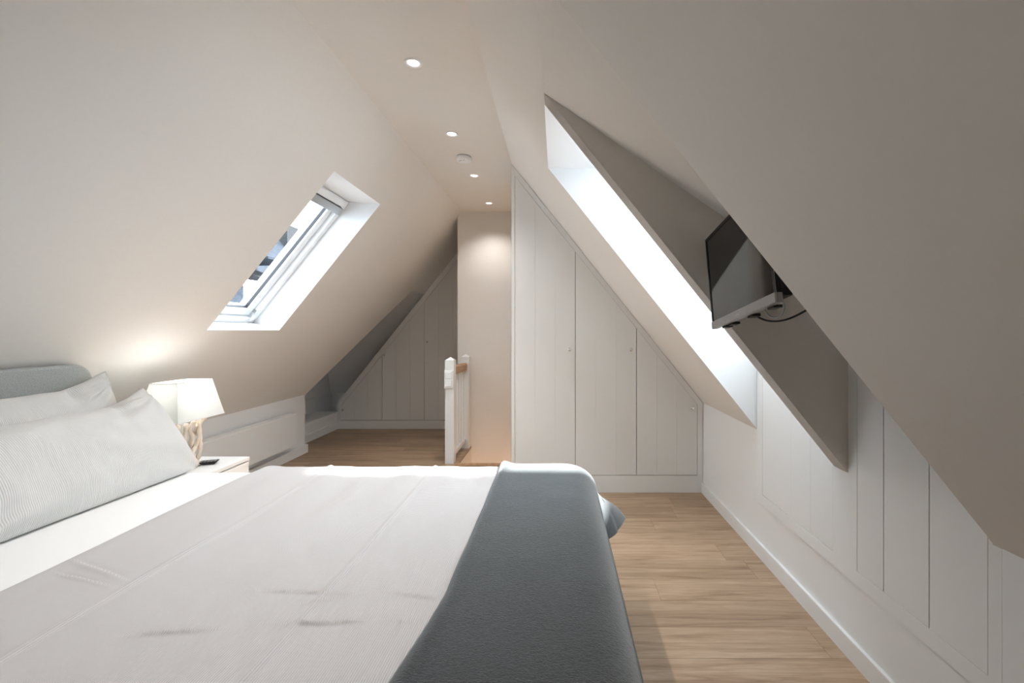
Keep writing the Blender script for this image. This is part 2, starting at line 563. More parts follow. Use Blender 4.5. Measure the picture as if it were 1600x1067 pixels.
# ------------------------------------------------------------------ roof windows
def roof_window(name, y0, y1, z0, z1, fx, side, blind, fw=0.045, sw=0.055):
    """frame in the pitched plane. fx(z): x of the plane; side: -1 left roof, +1 right roof"""
    root = empty(name, (fx(z0), (y0 + y1) / 2, z0), kind='structure')
    P0, P1 = Vector((fx(z0), 0, z0)), Vector((fx(z1), 0, z1))
    up = (P1 - P0).normalized(); Lh = (P1 - P0).length
    nrm = Vector((up.z, 0, -up.x)) * side        # outward
    if nrm.z < 0: nrm = -nrm
    def bar(bm, a0, a1, s0, s1, n0, n1):
        v = []
        for n in (n0, n1):
            for (a, s) in ((a0, s0), (a1, s0), (a1, s1), (a0, s1)):
                p = P0 + up * s + nrm * n; v.append(bm.verts.new((p.x, a, p.z)))
        for f in ((0, 1, 2, 3), (7, 6, 5, 4), (0, 4, 5, 1), (1, 5, 6, 2), (2, 6, 7, 3), (3, 7, 4, 0)):
            bm.faces.new([v[i] for i in f])
    def ring(t, i, n0, n1):
        bm = bmesh.new()
        bar(bm, y0 + i, y0 + i + t, i, Lh - i, n0, n1); bar(bm, y1 - i - t, y1 - i, i, Lh - i, n0, n1)
        bar(bm, y0 + i + t, y1 - i - t, i, i + t, n0, n1); bar(bm, y0 + i + t, y1 - i - t, Lh - i - t, Lh - i, n0, n1)
        return bm
    add('window_frame', ring(fw, 0.0, -0.012, 0.10), M['pvc'], root, bevel=0.003)
    s = add('window_sash', ring(sw, fw + 0.002, 0.016, 0.085), M['pvc'], root, bevel=0.004)
    add('gasket', ring(0.004, fw + sw + 0.002, 0.030, 0.05), M['black'], s)
    bm = bmesh.new(); g = fw + sw; bar(bm, y0 + g, y1 - g, g, Lh - g, 0.045, 0.052)
    add('pane', bm, M['glass'], s)
    bm = bmesh.new()
    bar(bm, y0 - 0.05, y1 + 0.05, -0.06, 0.0, 0.09, 0.14); bar(bm, y0 - 0.05, y1 + 0.05, Lh, Lh + 0.08, 0.09, 0.14)
    bar(bm, y0 - 0.08, y0 + 0.02, -0.06, Lh + 0.08, 0.10, 0.14); bar(bm, y1 - 0.02, y1 + 0.08, -0.06, Lh + 0.08, 0.10, 0.14)
    add('flashing', bm, M['grey_metal'], root)
    if blind:
        bm = bmesh.new(); bar(bm, y0 + 0.03, y1 - 0.03, Lh - 0.115, Lh - 0.06, -0.03, 0.016)
        add('blind_cassette', bm, M['grey_metal'], root, bevel=0.005)
        bm = bmesh.new(); bar(bm, y0 + 0.05, y1 - 0.05, Lh - 0.052, Lh - 0.004, -0.024, -0.012)
        add('ventilation_flap', bm, M['pvc'], root, bevel=0.004)
        for yy in (y0 + 0.03, y1 - 0.07):
            bm = bmesh.new(); bar(bm, yy, yy + 0.035, 0.025, 0.075, -0.022, -0.012)
            add('corner_bracket', bm, M['pvc'], root, bevel=0.003)
        bm = bmesh.new(); bar(bm, y1 - 0.055, y1 - 0.040, 0.085, 0.105, -0.002, 0.016)
        add('latch', bm, M['grey_metal'], root)
    return root
fxL = lambda z: XL(z) - 0.245
Z0w = 1.262
for num, (wa_, wb_), tn in ((1, (SKY_Y0, SKY_Y1), 'trim_3'),):
    roof_window('window_%d' % num, wa_, wb_, 1.262, 2.125, fxL, -1, True)
    bm = quads(((XL(SKY_Z0), wa_, SKY_Z0), (XL(SKY_Z0), wb_, SKY_Z0), (fxL(Z0w), wb_, Z0w + 0.0005), (fxL(Z0w), wa_, Z0w + 0.0005)),
               ((XL(SKY_Z1), wa_, SKY_Z1), (XL(SKY_Z1), wb_, SKY_Z1), (fxL(2.125), wb_, 2.1245), (fxL(2.125), wa_, 2.1245)))
    for zz in (1.2625, 2.1245):
        bm.faces.new([bm.verts.new(p) for p in ((fxL(2.125 if zz > 2 else Z0w), wa_, zz), (fxL(2.125 if zz > 2 else Z0w), wb_, zz), (fxL(2.125 if zz > 2 else Z0w) - 0.078, wb_, zz + 0.062), (fxL(2.125 if zz > 2 else Z0w) - 0.078, wa_, zz + 0.062))])
    for yy in (wa_, wb_):
        bm.faces.new([bm.verts.new(p) for p in ((XL(SKY_Z0), yy, SKY_Z0), (XL(SKY_Z1), yy, SKY_Z1), (fxL(2.125), yy, 2.1245), (fxL(2.125) - 0.12, yy, 2.18), (fxL(Z0w) - 0.12, yy, Z0w), (fxL(Z0w), yy, Z0w + 0.0005))])
    tag(add(tn, bm, M['paint_cool']), **st)
roof_window('window_2', N2, N3, 1.2, ZB, lambda z: XKR + (1.2 - z) / PITCH, 1, False, 0.025, 0.035)

# ------------------------------------------------------------------ ceiling downlights and smoke alarm
def downlight(y, label, dim=1.0):
    root = empty('downlight', (-0.672, y, ZC), label, 'ceiling light', 'row of recessed downlights in the flat ceiling')
    bm = bmesh.new()
    seg = 32
    prof = [(0.041, 0.0), (0.0405, -0.003), (0.036, -0.0045), (0.031, -0.004), (0.028, 0.0)]
    rings = [[bm.verts.new((-0.672 + r * math.cos(2 * math.pi * k / seg), y + r * math.sin(2 * math.pi * k / seg), ZC + h - 0.0005)) for k in range(seg)] for r, h in prof]
    for i in range(len(rings) - 1):
        for k in range(seg):
            bm.faces.new((rings[i][k], rings[i][(k + 1) % seg], rings[i + 1][(k + 1) % seg], rings[i + 1][k]))
    add('trim_ring', bm, M['pvc'], root, smooth=True)
    bm = bmesh.new(); lathe(bm, [(0.0265, -0.0008), (0.0255, -0.0015)], (-0.672, y, ZC))
    add('lens', bm, M['led'], root, smooth=False)
    ld = bpy.data.lights.new('downlight_beam', 'SPOT')
    ld.energy = SPOT_POWER * dim; ld.color = (1.0, 0.98, 0.955); ld.spot_size = math.radians(118); ld.spot_blend = 1.0
    ld.shadow_soft_size = 0.008
    lo = bpy.data.objects.new('beam', ld); COL.objects.link(lo); lo.parent = root; lo.location = (0, 0, -0.017)
downlight(2.08, 'large looking recessed round downlight, nearest of the four in the flat ceiling')
downlight(2.83, 'recessed round downlight just before the white smoke alarm')
downlight(3.59, 'recessed round downlight just beyond the white smoke alarm')
downlight(4.36, 'smallest looking recessed round downlight, close to the stair wall', 0.7)
downlight(1.32, 'added unseen fill downlight above the bed, over the top edge of the picture')  # unseen lamp added to the row to light the foreground bed
downlight(0.57, 'added fill downlight over the near side of the bed, out of view')  # second added lamp out of view, brightens the near slope and niche

sa = empty('smoke_alarm', (-0.672, 3.2, ZC), 'round white smoke alarm on the flat ceiling between downlights', 'smoke alarm')
bm = bmesh.new(); lathe(bm, [(0.050, 0.0), (0.050, -0.008)], (-0.672, 3.2, ZC), seg=32)
add('base_plate', bm, M['grey_metal'], sa)
bm = bmesh.new(); lathe(bm, [(0.0515, -0.008), (0.053, -0.012), (0.052, -0.030), (0.046, -0.035), (0.02, -0.036)], (-0.672, 3.2, ZC), seg=32)
add('cover', bm, M['pvc'], sa, smooth=True)
for k in range(3):
    a = math.radians(200 + k * 40)
    bm = B((-0.672 + 0.03 * math.cos(a) - 0.006, -0.672 + 0.03 * math.cos(a) + 0.006, 3.2 + 0.03 * math.sin(a) - 0.002, 3.2 + 0.03 * math.sin(a) + 0.002, ZC - 0.0375, ZC - 0.035))
    add('vent_slot', bm, M['grey_metal'], sa)

# ------------------------------------------------------------------ wardrobes
def knob(parent, x, y, z):
    bm = bmesh.new()
    lathe(bm, [(0.005, 0.0), (0.005, 0.010), (0.011, 0.015), (0.0135, 0.021), (0.011, 0.027), (0.004, 0.029)], (x, y, z), axis='-y', seg=16)
    o = add('knob', bm, M['chrome'], parent, smooth=True)
    o['label'] = 'small round chrome knob'

def poly_under(x0, x1, zb, line):
    """outline of a column between x0..x1, from zb up to the sloping line(x)"""
    return [(x0, zb), (x1, zb), (x1, max(zb + 0.002, line(x1))), (x0, max(zb + 0.002, line(x0)))]

def door(root, x0, x1, zb, line, yf, nb, knobpos, mat):
    g = 0.0022
    bm = bmesh.new()
    xz_prism(bm, poly_under(x0 + g, x1 - g, zb + g, lambda x: line(x) - g), yf + 0.004, yf + 0.019)
    d = add('door', bm, mat, root)
    w = (x1 - x0 - 2 * g) / nb
    for i in range(nb):
        a = x0 + g + i * w; b = a + w
        bm = bmesh.new()
        xz_prism(bm, poly_under(a + (0.0004 if i else 0), b - (0.0004 if i < nb - 1 else 0), zb + g, lambda x: line(x) - g), yf, yf + 0.004)
        add('board', bm, mat, d, bevel=0.0006)
    knob(d, knobpos[0], yf, knobpos[1])

ww = empty('fitted_wardrobe', (0.37, YW, 0), 'tall white fitted wardrobe under the right slope beside the stair wall', 'wardrobe')
lr = lambda x: 0.6535 + (1.0345 - x) * 1.2535
bm = bmesh.new()
xz_prism(bm, [(XCR, 0.0), (1.076, 0.0), (1.076, 0.664), (XCR, ZC - 0.004)], YW + 0.02, 3.93)
add('carcass', bm, M['gap'], ww)
fr = bmesh.new()
xi0, xi1, zb = -0.3215, 1.0345, 0.1284
# stiles, sloping rail, plinth
xz_prism(fr, [(XCR, 0.0), (xi0, 0.0), (xi0, lr(xi0)), (XCR, ZC - 0.004)], YW, YW + 0.022)
xz_prism(fr, [(xi1, 0.0), (XKR - 0.003, 0.0), (XKR - 0.003, 0.664), (xi1, lr(xi1))], YW, YW + 0.022)
xz_prism(fr, [(xi0, lr(xi0)), (xi1, lr(xi1)), (XKR - 0.003, 0.664), (XCR, ZC - 0.004)], YW, YW + 0.022)
add('frame', fr, M['lacquer'], ww)
add('side_panel', quads(((XCR - 0.001, YW, 0), (XCR - 0.001, 3.93, 0), (XCR - 0.001, 3.93, ZC - 0.004), (XCR - 0.001, YW, ZC - 0.004))), M['lacquer'], ww)
add('plinth', B((xi0, xi1, YW - 0.003, YW + 0.022, 0.0, zb - 0.002)), M['lacquer'], ww, bevel=0.0015)
j1, j2 = 0.1283, 0.5826
door(ww, xi0, j1, zb, lr, YW, 3, (0.0846, 1.062), M['lacquer'])
door(ww, j1, j2, zb, lr, YW, 3, (0.5393, 1.062), M['lacquer'])
door(ww, j2, xi1, zb, lr, YW, 3, (0.993, 0.630), M['lacquer'])

wa = empty('fitted_wardrobe', (-1.9, YA, 0), 'far white fitted wardrobe under the left slope beyond the newel post', 'wardrobe')
ll = lambda x: ZC - (-(x - 0.078) + XCL) * PITCH
bm = bmesh.new()
xz_prism(bm, [(-2.70, 0.0), (-1.05, 0.0), (-1.05, 2.37), (XL(0.29) + 0.03, 0.29)], YA + 0.02, 5.58)
add('carcass', bm, M['gap'], wa)
fr = bmesh.new()
xa0 = -2.672
za = 0.106
xz_prism(fr, [(-2.706, 0.0), (xa0, 0.0), (xa0, ll(xa0)), (-2.706, 0.262 + 0.05)], YA, YA + 0.022)
xz_prism(fr, [(xa0, ll(xa0)), (-1.05, ll(-1.05)), (-1.05, 2.385), (-2.706, 0.312)], YA - 0.006, YA + 0.022)
add('frame', fr, M['lacquer'], wa)
add('plinth', B((-2.706, -1.05, YA - 0.004, YA + 0.02, 0.0, za - 0.002)), M['lacquer'], wa, bevel=0.0015)
ja, jb = -2.157, -1.639
door(wa, xa0, ja, za, ll, YA, 3, (-2.632, 0.235), M['lacquer'])
door(wa, ja, jb, za, ll, YA, 3, (-2.122, 0.908), M['lacquer'])
door(wa, jb, -1.12, za, ll, YA, 3, (-1.598, 1.067), M['lacquer'])

# ------------------------------------------------------------------ panelled eaves cupboard on the right wall
ec = empty('eaves_cupboard', (1.077, 1.75, 0.288), 'white panelled cupboard front set in the right wall below the television', 'cupboard')
XF = 1.069
zt = 1.14
bm = B((XF, 1.0775, 1.079, 2.408, 0.288, 0.342), (XF, 1.0775, 1.079, 1.1135, 0.342, 1.2), (XF, 1.0775, 1.603, 1.744, 0.342, 1.2),
       (XF, 1.0775, 2.346, 2.408, 0.342, 1.2), (XF, 1.0775, 1.1135, 1.603, zt + 0.002, 1.2), (XF, 1.0775, 1.744, 2.346, zt + 0.002, 1.2))
# the near stile stops below the slope
bm.free()
bm = B((XF, 1.0775, 1.079, 2.408, 0.288, 0.342), (XF, 1.0775, 1.603, 1.744, 0.342, 1.19),
       (XF, 1.0775, 2.346, 2.408, 0.342, 1.19), (XF, 1.0775, 1.1135, 1.603, zt + 0.002, 1.19), (XF, 1.0775, 1.744, 2.346, zt + 0.002, 1.19),
       (XF, 1.0775, 1.079, 1.1135, 0.342, 0.674), (XF, 1.0775, 1.102, 1.1135, 0.674, 1.19))
add('frame', bm, M['lacquer_white'], ec)
def yboards(y0, y1, cuts, gap):
    near = gap > 0.002
    bm = B((XF + 0.0095, 1.077, y0 + 0.002, y1 - 0.0005, 0.344, zt - 0.002))
    d = add('door', bm, M['gap'], ec)
    cs = [y0 + 0.0025] + cuts + [y1 - (0.0003 if near else 0.0008)]
    for i in range(len(cs) - 1):
        a = cs[i] + (gap / 2 if i else 0); b = cs[i + 1] - (gap / 2 if i < len(cs) - 2 else 0)
        add('board', B((XF + 0.001, XF + 0.0095, a, b, 0.3428 if near else 0.3446, zt - 0.002)), M['lacquer_white'], d, bevel=0.0008)
yboards(1.1135, 1.603, [1.292, 1.473], 0.0032)
yboards(1.744, 2.346, [1.90, 2.059], 0.0007)

# ------------------------------------------------------------------ newel posts and handrail
bal = empty('stair_balustrade', (-0.962, 4.33, 0), 'white newel posts joined by an oak handrail beside the stair opening', 'balustrade')
def newel(xc, yc, top):
    bm = bmesh.new(); h = 0.040
    abox(bm, xc - h, xc + h, yc - h, yc + h, 0.0, top)
    v = [bm.verts.new((xc + sx * h, yc + sy * h, top + 0.0005)) for sx, sy in ((-1, -1), (1, -1), (1, 1), (-1, 1))]
    t = bm.verts.new((xc, yc, top + 0.028))
    for i in range(4): bm.faces.new((v[i], v[(i + 1) % 4], t))
    o = add('newel_post', bm, M['lacquer_white'], bal)
    return o
newel(-0.980, 4.08, 0.935)
newel(-0.950, 4.615, 0.935)
bm = bmesh.new()
v = []
for (x, y) in ((-0.975, 4.12), (-0.955, 4.58)):
    for dx, z in ((-0.024, 0.80), (0.024, 0.80), (0.027, 0.862), (0.012, 0.875), (-0.012, 0.875), (-0.027, 0.862)):
        v.append(bm.verts.new((x + dx, y, z)))
for i in range(6): bm.faces.new((v[i], v[(i + 1) % 6], v[6 + (i + 1) % 6], v[6 + i]))
bm.faces.new(v[:6][::-1]); bm.faces.new(v[6:])
add('handrail', bm, M['oak'], bal)
add('bottom_rail', B((-0.985, -0.945, 4.12, 4.575, 0.06, 0.10)), M['lacquer_white'], bal, bevel=0.003)
for k in range(4):
    y = 4.12 + 0.092 * (k + 1); x = -0.975 + 0.0037 * (k + 1)
    add('baluster', B((x - 0.013, x + 0.013, y - 0.013, y + 0.013, 0.10, 0.805)), M['lacquer_white'], bal, bevel=0.002)
# double switch on the near post
sw = empty('light_switch', (-0.985, 4.04, 0.70), 'white double light switch on the near newel post', 'light switch')
add('housing', B((-1.022, -0.945, 4.020, 4.0395, 0.685, 0.845)), M['pvc'], sw, bevel=0.003)
for z in (0.698, 0.772):
    add('rocker', B((-1.012, -0.955, 4.012, 4.021, z, z + 0.060)), M['pvc'], sw, bevel=0.003)

# ------------------------------------------------------------------ radiator
ra = empty('radiator', (-2.46, 3.4, 0.14), 'flat white panel radiator on the low left wall', 'radiator')
ry0, ry1 = 2.72, 4.15
add('front_panel', B((-2.432, -2.420, ry0, ry1, 0.14, 0.432)), M['lacquer_white'], ra, bevel=0.004)
add('casing', B((-2.490, -2.432, ry0 + 0.004, ry1 - 0.004, 0.15, 0.428)), M['lacquer_white'], ra, bevel=0.003)
add('top_grille', B((-2.492, -2.424, ry0, ry1, 0.428, 0.440)), M['lacquer_white'], ra, bevel=0.003)
for yy in (2.95, 3.9):
    add('bracket', B((-2.512, -2.488, yy, yy + 0.03, 0.18, 0.40)), M['grey_metal'], ra)

# ------------------------------------------------------------------ bed
X1, Y1, Y0 = 0.150, 2.030, 0.23
bed = empty('bed', (-1.0, 1.1, 0), 'double bed with a grey upholstered headboard against the left slope', 'bed')
hp = []
ya, yb, zh, r = Y0 - 0.02, 1.99, 1.056, 0.075
hp = [(ya, 0.12), (yb, 0.12)]
for k in range(9):
    a = math.pi / 2 * k / 8; hp.append((yb - r + r * math.cos(a), zh - r + r * math.sin(a)))
for k in range(9):
    a = math.pi / 2 * (1 + k / 8); hp.append((ya + r + r * math.cos(a), zh - r + r * math.sin(a)))
bm = bmesh.new(); yz_prism(bm, hp, -2.112, -2.062)
add('headboard', bm, M['upholstery'], bed, bevel=0.012)
add('bed_base', B((-2.06, 0.06, Y0 + 0.03, 1.955, 0.12, 0.34)), M['upholstery'], bed, bevel=0.02)
for x in (-1.95, -0.05):
    for y in (Y0 + 0.12, 1.86):
        bm = bmesh.new(); tube(bm, [(x, y, 0.0), (x, y, 0.122)], [0.022, 0.03], 12)
        add('leg', bm, M['grey_metal'], bed)
bm = B((-2.055, 0.045, Y0 + 0.03, 1.95, 0.34, 0.592))
o = add('mattress', bm, M['sheet'], bed, smooth=True)
md = o.modifiers.new('b', 'BEVEL'); md.width = 0.035; md.segments = 5
o['label'] = 'mattress under a plain white fitted sheet'

def n3(x, y, z=0.0): return noise.noise(Vector((x, y, z)))

def drape(u, v, core, rc, r, flare, cflare, ztop):
    """sheet laid over a rounded box; u, v flat coordinates; core=(xmin,xmax,ymin,ymax) outer edges"""
    x0, x1, y0, y1 = core
    cx = min(max(u, x0 + rc), x1 - rc); cy = min(max(v, y0 + rc), y1 - rc)
    dx, dy = u - cx, v - cy
    d = math.hypot(dx, dy)
    if d < 1e-6: return Vector((u, v, ztop)), 0.0
    ux, uy = dx / d, dy / d
    e = d - (rc - r)
    if e <= 0: return Vector((u, v, ztop)), 0.0
    if e < r * math.pi / 2:
        off, dr, hang = r * math.sin(e / r), r * (1 - math.cos(e / r)), 0.0
    else:
        hang = e - r * math.pi / 2
        f = flare + cflare * abs(2 * ux * uy)
        off, dr = r + hang * f, r + hang * math.sqrt(max(0, 1 - f * f))
    off += rc - r
    return Vector((cx + ux * off, cy + uy * off, ztop - dr)), hang

def cloth(name, us, vs, fn, mat, parent=None, thick=0.0, loc=None, uvs=1.0):
    bm = bmesh.new()
    uvl = bm.loops.layers.uv.new('UVMap')
    G = [[bm.verts.new(fn(u, v)) for v in vs] for u in us]
    for i in range(len(us) - 1):
        for j in range(len(vs) - 1):
            f = bm.faces.new((G[i][j], G[i + 1][j], G[i + 1][j + 1], G[i][j + 1]))
            for lp, (a, b) in zip(f.loops, ((us[i], vs[j]), (us[i + 1], vs[j]), (us[i + 1], vs[j + 1]), (us[i], vs[j + 1]))):
                lp[uvl].uv = (a * uvs, b * uvs)
    o = add(name, bm, mat, parent, loc, smooth='keep')
    if thick:
        md = o.modifiers.new('s', 'SOLIDIFY'); md.thickness = thick; md.offset = -1
    return o
def lin(a, b, n): return [a + (b - a) * i / (n - 1) for i in range(n)]

XH = -1.300
def ridge(t, w, h): return h * math.exp(-(t / w) ** 2)
def seg_crease(u, v, p, q, w, h):
    (ax, ay), (bx, by) = p, q
    L2 = (bx - ax) ** 2 + (by - ay) ** 2
    t = ((u - ax) * (bx - ax) + (v - ay) * (by - ay)) / L2
    tt = min(max(t, 0), 1)
    d = math.hypot(u - ax - tt * (bx - ax), v - ay - tt * (by - ay))
    side = (u - ax) * (by - ay) - (v - ay) * (bx - ax)
    return 1.25 * h * math.exp(-(d / w) ** 2) * (1 if side > 0 else -0.6) * math.sin(math.pi * min(max(tt, 0.06), 0.94))
creases = [((-0.72, 1.035), (-0.44, 1.02), 0.004, 0.0050), ((-0.60, 0.915), (-0.38, 0.925), 0.004, 0.0065), ((-0.86, 0.875), (-0.66, 0.90), 0.005, 0.0055),
           ((-1.27, 1.17), (-1.03, 1.07), 0.012, 0.004), ((-1.25, 1.11), (-1.04, 1.045), 0.005, 0.0035), ((-0.40, 1.03), (-0.24, 1.00), 0.005, 0.0050),
           ((-0.37, 0.93), (-0.27, 0.915), 0.004, 0.0042), ((-0.58, 0.98), (-0.44, 1.02), 0.005, 0.0035)]
CORE = (-3.0, X1, Y0, Y1)
def duvet_fn(u, v):
    p, hang = drape(u, v, CORE, 0.13, 0.075, 0.03, 0.12, 0.603)
    dz = 0.0
    dz += ridge(u + 1.005 + 0.012 * math.sin(v * 3.1), 0.007, 0.0065)
    dz += ridge(u + 0.540 + 0.010 * math.sin(v * 2.7 + 1), 0.007, 0.0058) + 0.003 * math.tanh((u + 0.54) / 0.02) * 0.3
    dz += ridge(u + 0.775, 0.03, 0.002) * (0.5 + 0.5 * math.sin(v * 5))
    far = max(0.0, min(1.0, (v - 1.25) / 0.6))
    far *= max(0.0, min(1.0, (Y1 - v) / 0.22))
    dz += far * (0.0045 * math.sin(u * 19 + 2 * n3(u * 2, v * 1.5)) + 0.0035 * math.sin(u * 37 + v * 3))
    dz += 0.009 * n3(u * 2.3, v * 1.6, 3.1) + 0.0035 * n3(u * 9, v * 3.2, 1.1)
    for p_, q_, w, h in creases:
        if abs(v - p_[1]) < 0.2: dz += seg_crease(u, v, p_, q_, w, h)
    # hem at the head end rises as a soft rolled edge
    e = u - XH
    dz += -0.010 * math.exp(-(e / 0.012) ** 2) + 0.004 * math.exp(-((e - 0.05) / 0.03) ** 2)
    if hang <= 0: p.z += dz
    else:
        p.y += 0.012 * math.sin(u * 24 + 3 * n3(u * 3, 0)) * min(1, hang / 0.15) if v > 1 else 0
        p.x += (0.003 * math.sin(v * 22) - 0.006) * min(1, hang / 0.15) if u > 0 else 0
    return p
us = lin(XH, X1 + 0.26, 260)
vs = lin(Y0 - 0.25, Y1 + 0.26, 560)
o = cloth('duvet', us, vs, duvet_fn, M['duvet'], thick=0.012, loc=(-0.6, 1.1, 0.6), uvs=1.0)
tag(o, 'ribbed off-white duvet spread over the bed below the pillows', 'duvet')

BX = -0.252
def blanket_fn(u, v):
    wob = -0.030 * min(1.6, max(0.0, (1.0 - v) / 0.25)) + 0.004 * n3(v * 5, 2.0)
    u2 = u + wob * max(0.0, 1 - (u - BX) / 0.15)
    p, hang = drape(u2, v, (-3.0, X1 + 0.012, Y0, Y1 + 0.012), 0.15, 0.095, 0.05, 0.75, 0.619)
    dz = 0.004 * n3(u * 3.1, v * 2.2, 9.0) + 0.0016 * n3(u * 8, v * 8, 4.0)
    dz -= 0.006 * math.exp(-((u - BX) / 0.008) ** 2)
    dz += 0.004 * math.exp(-((u - BX - 0.02) / 0.014) ** 2)
    # small bunched fold where the throw meets the far edge
    dz += 0.010 * math.exp(-((u - BX - 0.02) / 0.035) ** 2) * math.exp(-((v - 1.96) / 0.07) ** 2)
    if hang <= 0: p.z += dz
    else:
        k = min(1, hang / 0.12)
        if v > Y1: p.y += 0.02 * math.sin(u * 20) * k
        if u > X1: p.x += 0.006 * math.sin(v * 11) * k
    return p
o = cloth('throw_blanket', lin(BX, X1 + 0.285, 120), lin(Y0 - 0.2, Y1 + 0.14, 200), blanket_fn, M['fleece'], thick=0.007, loc=(0.0, 1.1, 0.6))
tag(o, 'charcoal grey fleece throw laid across the foot of the bed', 'blanket')

def pillow(name, bottom, top, y0, y1, thick, ear, seed, label, grp):
    """bottom/top: (x, z) of lower and upper edges of the pillow's mid plane"""
    W = y1 - y0
    b0, t0 = Vector((bottom[0], 0, bottom[1])), Vector((top[0], 0, top[1]))
    up = (t0 - b0); H = up.length; up.normalize()
    nrm = Vector((up.z, 0, -up.x))          # towards +x
    n, m = 70, 50
    bm = bmesh.new(); uvl = bm.loops.layers.uv.new('UVMap')
    def pt(s, t, side):
        ax, at = abs(s), abs(t)
        py = (y0 + y1) / 2 + s * W / 2 * (1 - 0.045 * (1 - t * t) )
        ph = (t * 0.5 + 0.5) * H
        ph += t * (-0.035 * (1 - s * s) * (1 if t > 0 else 0.15)) * H
        env = max(0.0, (1 - ax ** 3.2) * (1 - at ** 3.0)) ** 0.62
        th = thick * env
        w = 0.016 * n3(s * 2.4 + seed, t * 2.0, side * 3.0) * env + 0.006 * n3(s * 7 + seed * 2, t * 3, side) * env
        rad = 0.013 * math.sin(9 * math.atan2(t - 0.8, s - 1.0) + seed) * math.exp(-((s - 1) ** 2 + (t - 0.8) ** 2) / 0.35)
        rad += 0.014 * math.sin(8 * math.atan2(t + 0.9, s + 1.0) + seed) * math.exp(-((s + 1) ** 2 + (t + 0.9) ** 2) / 0.5)
        rad += 0.012 * math.sin(7 * math.atan2(t + 1.0, s - 1.1)) * math.exp(-((s - 1) ** 2 + (t + 1) ** 2) / 0.5)
        fold = 0.034 * math.exp(-((s - 0.52 - 0.25 * (t - 0.8)) / 0.07) ** 2) * max(0, t) ** 1.5
        earlift = ear * max(0, s - 0.45) ** 1.4 * max(0, t) ** 1.5 / (0.55 ** 1.4)
        q = b0 + up * (ph + earlift + 0.004 * n3(s * 5, seed)) + nrm * (side * (th + w + rad * env ** 0.5) - (fold if side > 0 else fold * 0.6) * env ** 0.3)
        q = q + nrm * (-0.03 * (t - 0.3) ** 2)
        q.y = py
        if t < -0.8: q.z = max(q.z, 0.600)
        q.z = max(q.z, 0.600)
        return q
    S = [math.sin(math.pi / 2 * (2 * i / n - 1)) * 0.35 + (2 * i / n - 1) * 0.65 for i in range(n + 1)]
    T = [math.sin(math.pi / 2 * (2 * j / m - 1)) * 0.35 + (2 * j / m - 1) * 0.65 for j in range(m + 1)]
    for side in (1, -1):
        G = [[bm.verts.new(pt(s, t, side)) for t in T] for s in S]
        for i in range(n):
            for j in range(m):
                f = bm.faces.new((G[i][j], G[i + 1][j], G[i + 1][j + 1], G[i][j + 1]))
                for lp, (a, b) in zip(f.loops, ((i, j), (i + 1, j), (i + 1, j + 1), (i, j + 1))):
                    lp[uvl].uv = (S[a] * W / 2, T[b] * H / 2)
    bmesh.ops.remove_doubles(bm, verts=bm.verts[:], dist=0.0006)
    o = add(name, bm, M['pillow'], None, ((bottom[0]), (y0 + y1) / 2, 0.6), smooth=True)
    tag(o, label, 'pillow', grp)
    return o
pillow('pillow', (-1.86, 0.63), (-1.965, 0.975), 1.20, 1.975, 0.075, 0.055, 2.0, 'back ribbed white pillow leaning on the grey headboard', 'two white pillows stacked on the bed')
pillow('pillow', (-1.555, 0.60), (-1.80, 0.905), 1.13, 2.00, 0.085, 0.07, 5.3, 'front ribbed white pillow leaning on the other pillow beside the sheet', 'two white pillows stacked on the bed')

# ------------------------------------------------------------------ nightstand, lamp, remote
ns = empty('nightstand', (-1.95, 2.29, 0), 'white nightstand between the bed and the radiator', 'nightstand')
ny0, ny1, nx0, nx1 = 2.065, 2.50, -2.21, -1.72
bm = B((nx0, nx1 - 0.02, ny0 + 0.002, ny1 - 0.002, 0.05, 0.478))
add('body', bm, M['lacquer_white'], ns, bevel=0.002)
add('top', B((nx0, nx1, ny0, ny1, 0.48, 0.50)), M['lacquer_white'], ns, bevel=0.003)
for z0, z1 in ((0.07, 0.268), (0.274, 0.474)):
    d = add('drawer', B((nx1 - 0.018, nx1 - 0.001, ny0 + 0.004, ny1 - 0.004, z0, z1)), M['lacquer_white'], ns, bevel=0.002)
    add('handle', B((nx1 - 0.001, nx1 + 0.014, 2.22, 2.34, z1 - 0.04, z1 - 0.03)), M['chrome'], d, bevel=0.003)
for x in (nx0 + 0.03, nx1 - 0.06):
    for y in (ny0 + 0.03, ny1 - 0.06):
        add('foot', B((x, x + 0.03, y, y + 0.03, 0, 0.05)), M['lacquer_white'], ns)

LX, LY = -1.925, 2.295
lamp = empty('table_lamp', (LX, LY, 0.50), 'lit table lamp with tapered white shade and driftwood base on the nightstand', 'lamp')
def frust(z0, x0, y0, z1, x1, y1, bm, t=0.0):
    lo = [(-x0, -y0), (x0, -y0), (x0, y0), (-x0, y0)]; hi = [(-x1, -y1), (x1, -y1), (x1, y1), (-x1, y1)]
    a = [bm.verts.new((LX + p[0], LY + p[1], z0)) for p in lo]; b = [bm.verts.new((LX + p[0], LY + p[1], z1)) for p in hi]
    for i in range(4): bm.faces.new((a[i], a[(i + 1) % 4], b[(i + 1) % 4], b[i]))
ZS0, ZS1 = 0.753, 0.942
bm = bmesh.new(); frust(ZS0, 0.105, 0.150, ZS1, 0.068, 0.112, bm)
sh = add('lamp_shade', bm, M['shade'], lamp)
md = sh.modifiers.new('s', 'SOLIDIFY'); md.thickness = 0.0012; md.offset = -1
def rimloop(bm, z, x, y, r):
    c = [(LX - x, LY - y, z), (LX + x, LY - y, z), (LX + x, LY + y, z), (LX - x, LY + y, z)]
    for i in range(4): tube(bm, [c[i], c[(i + 1) % 4]], r, 6)
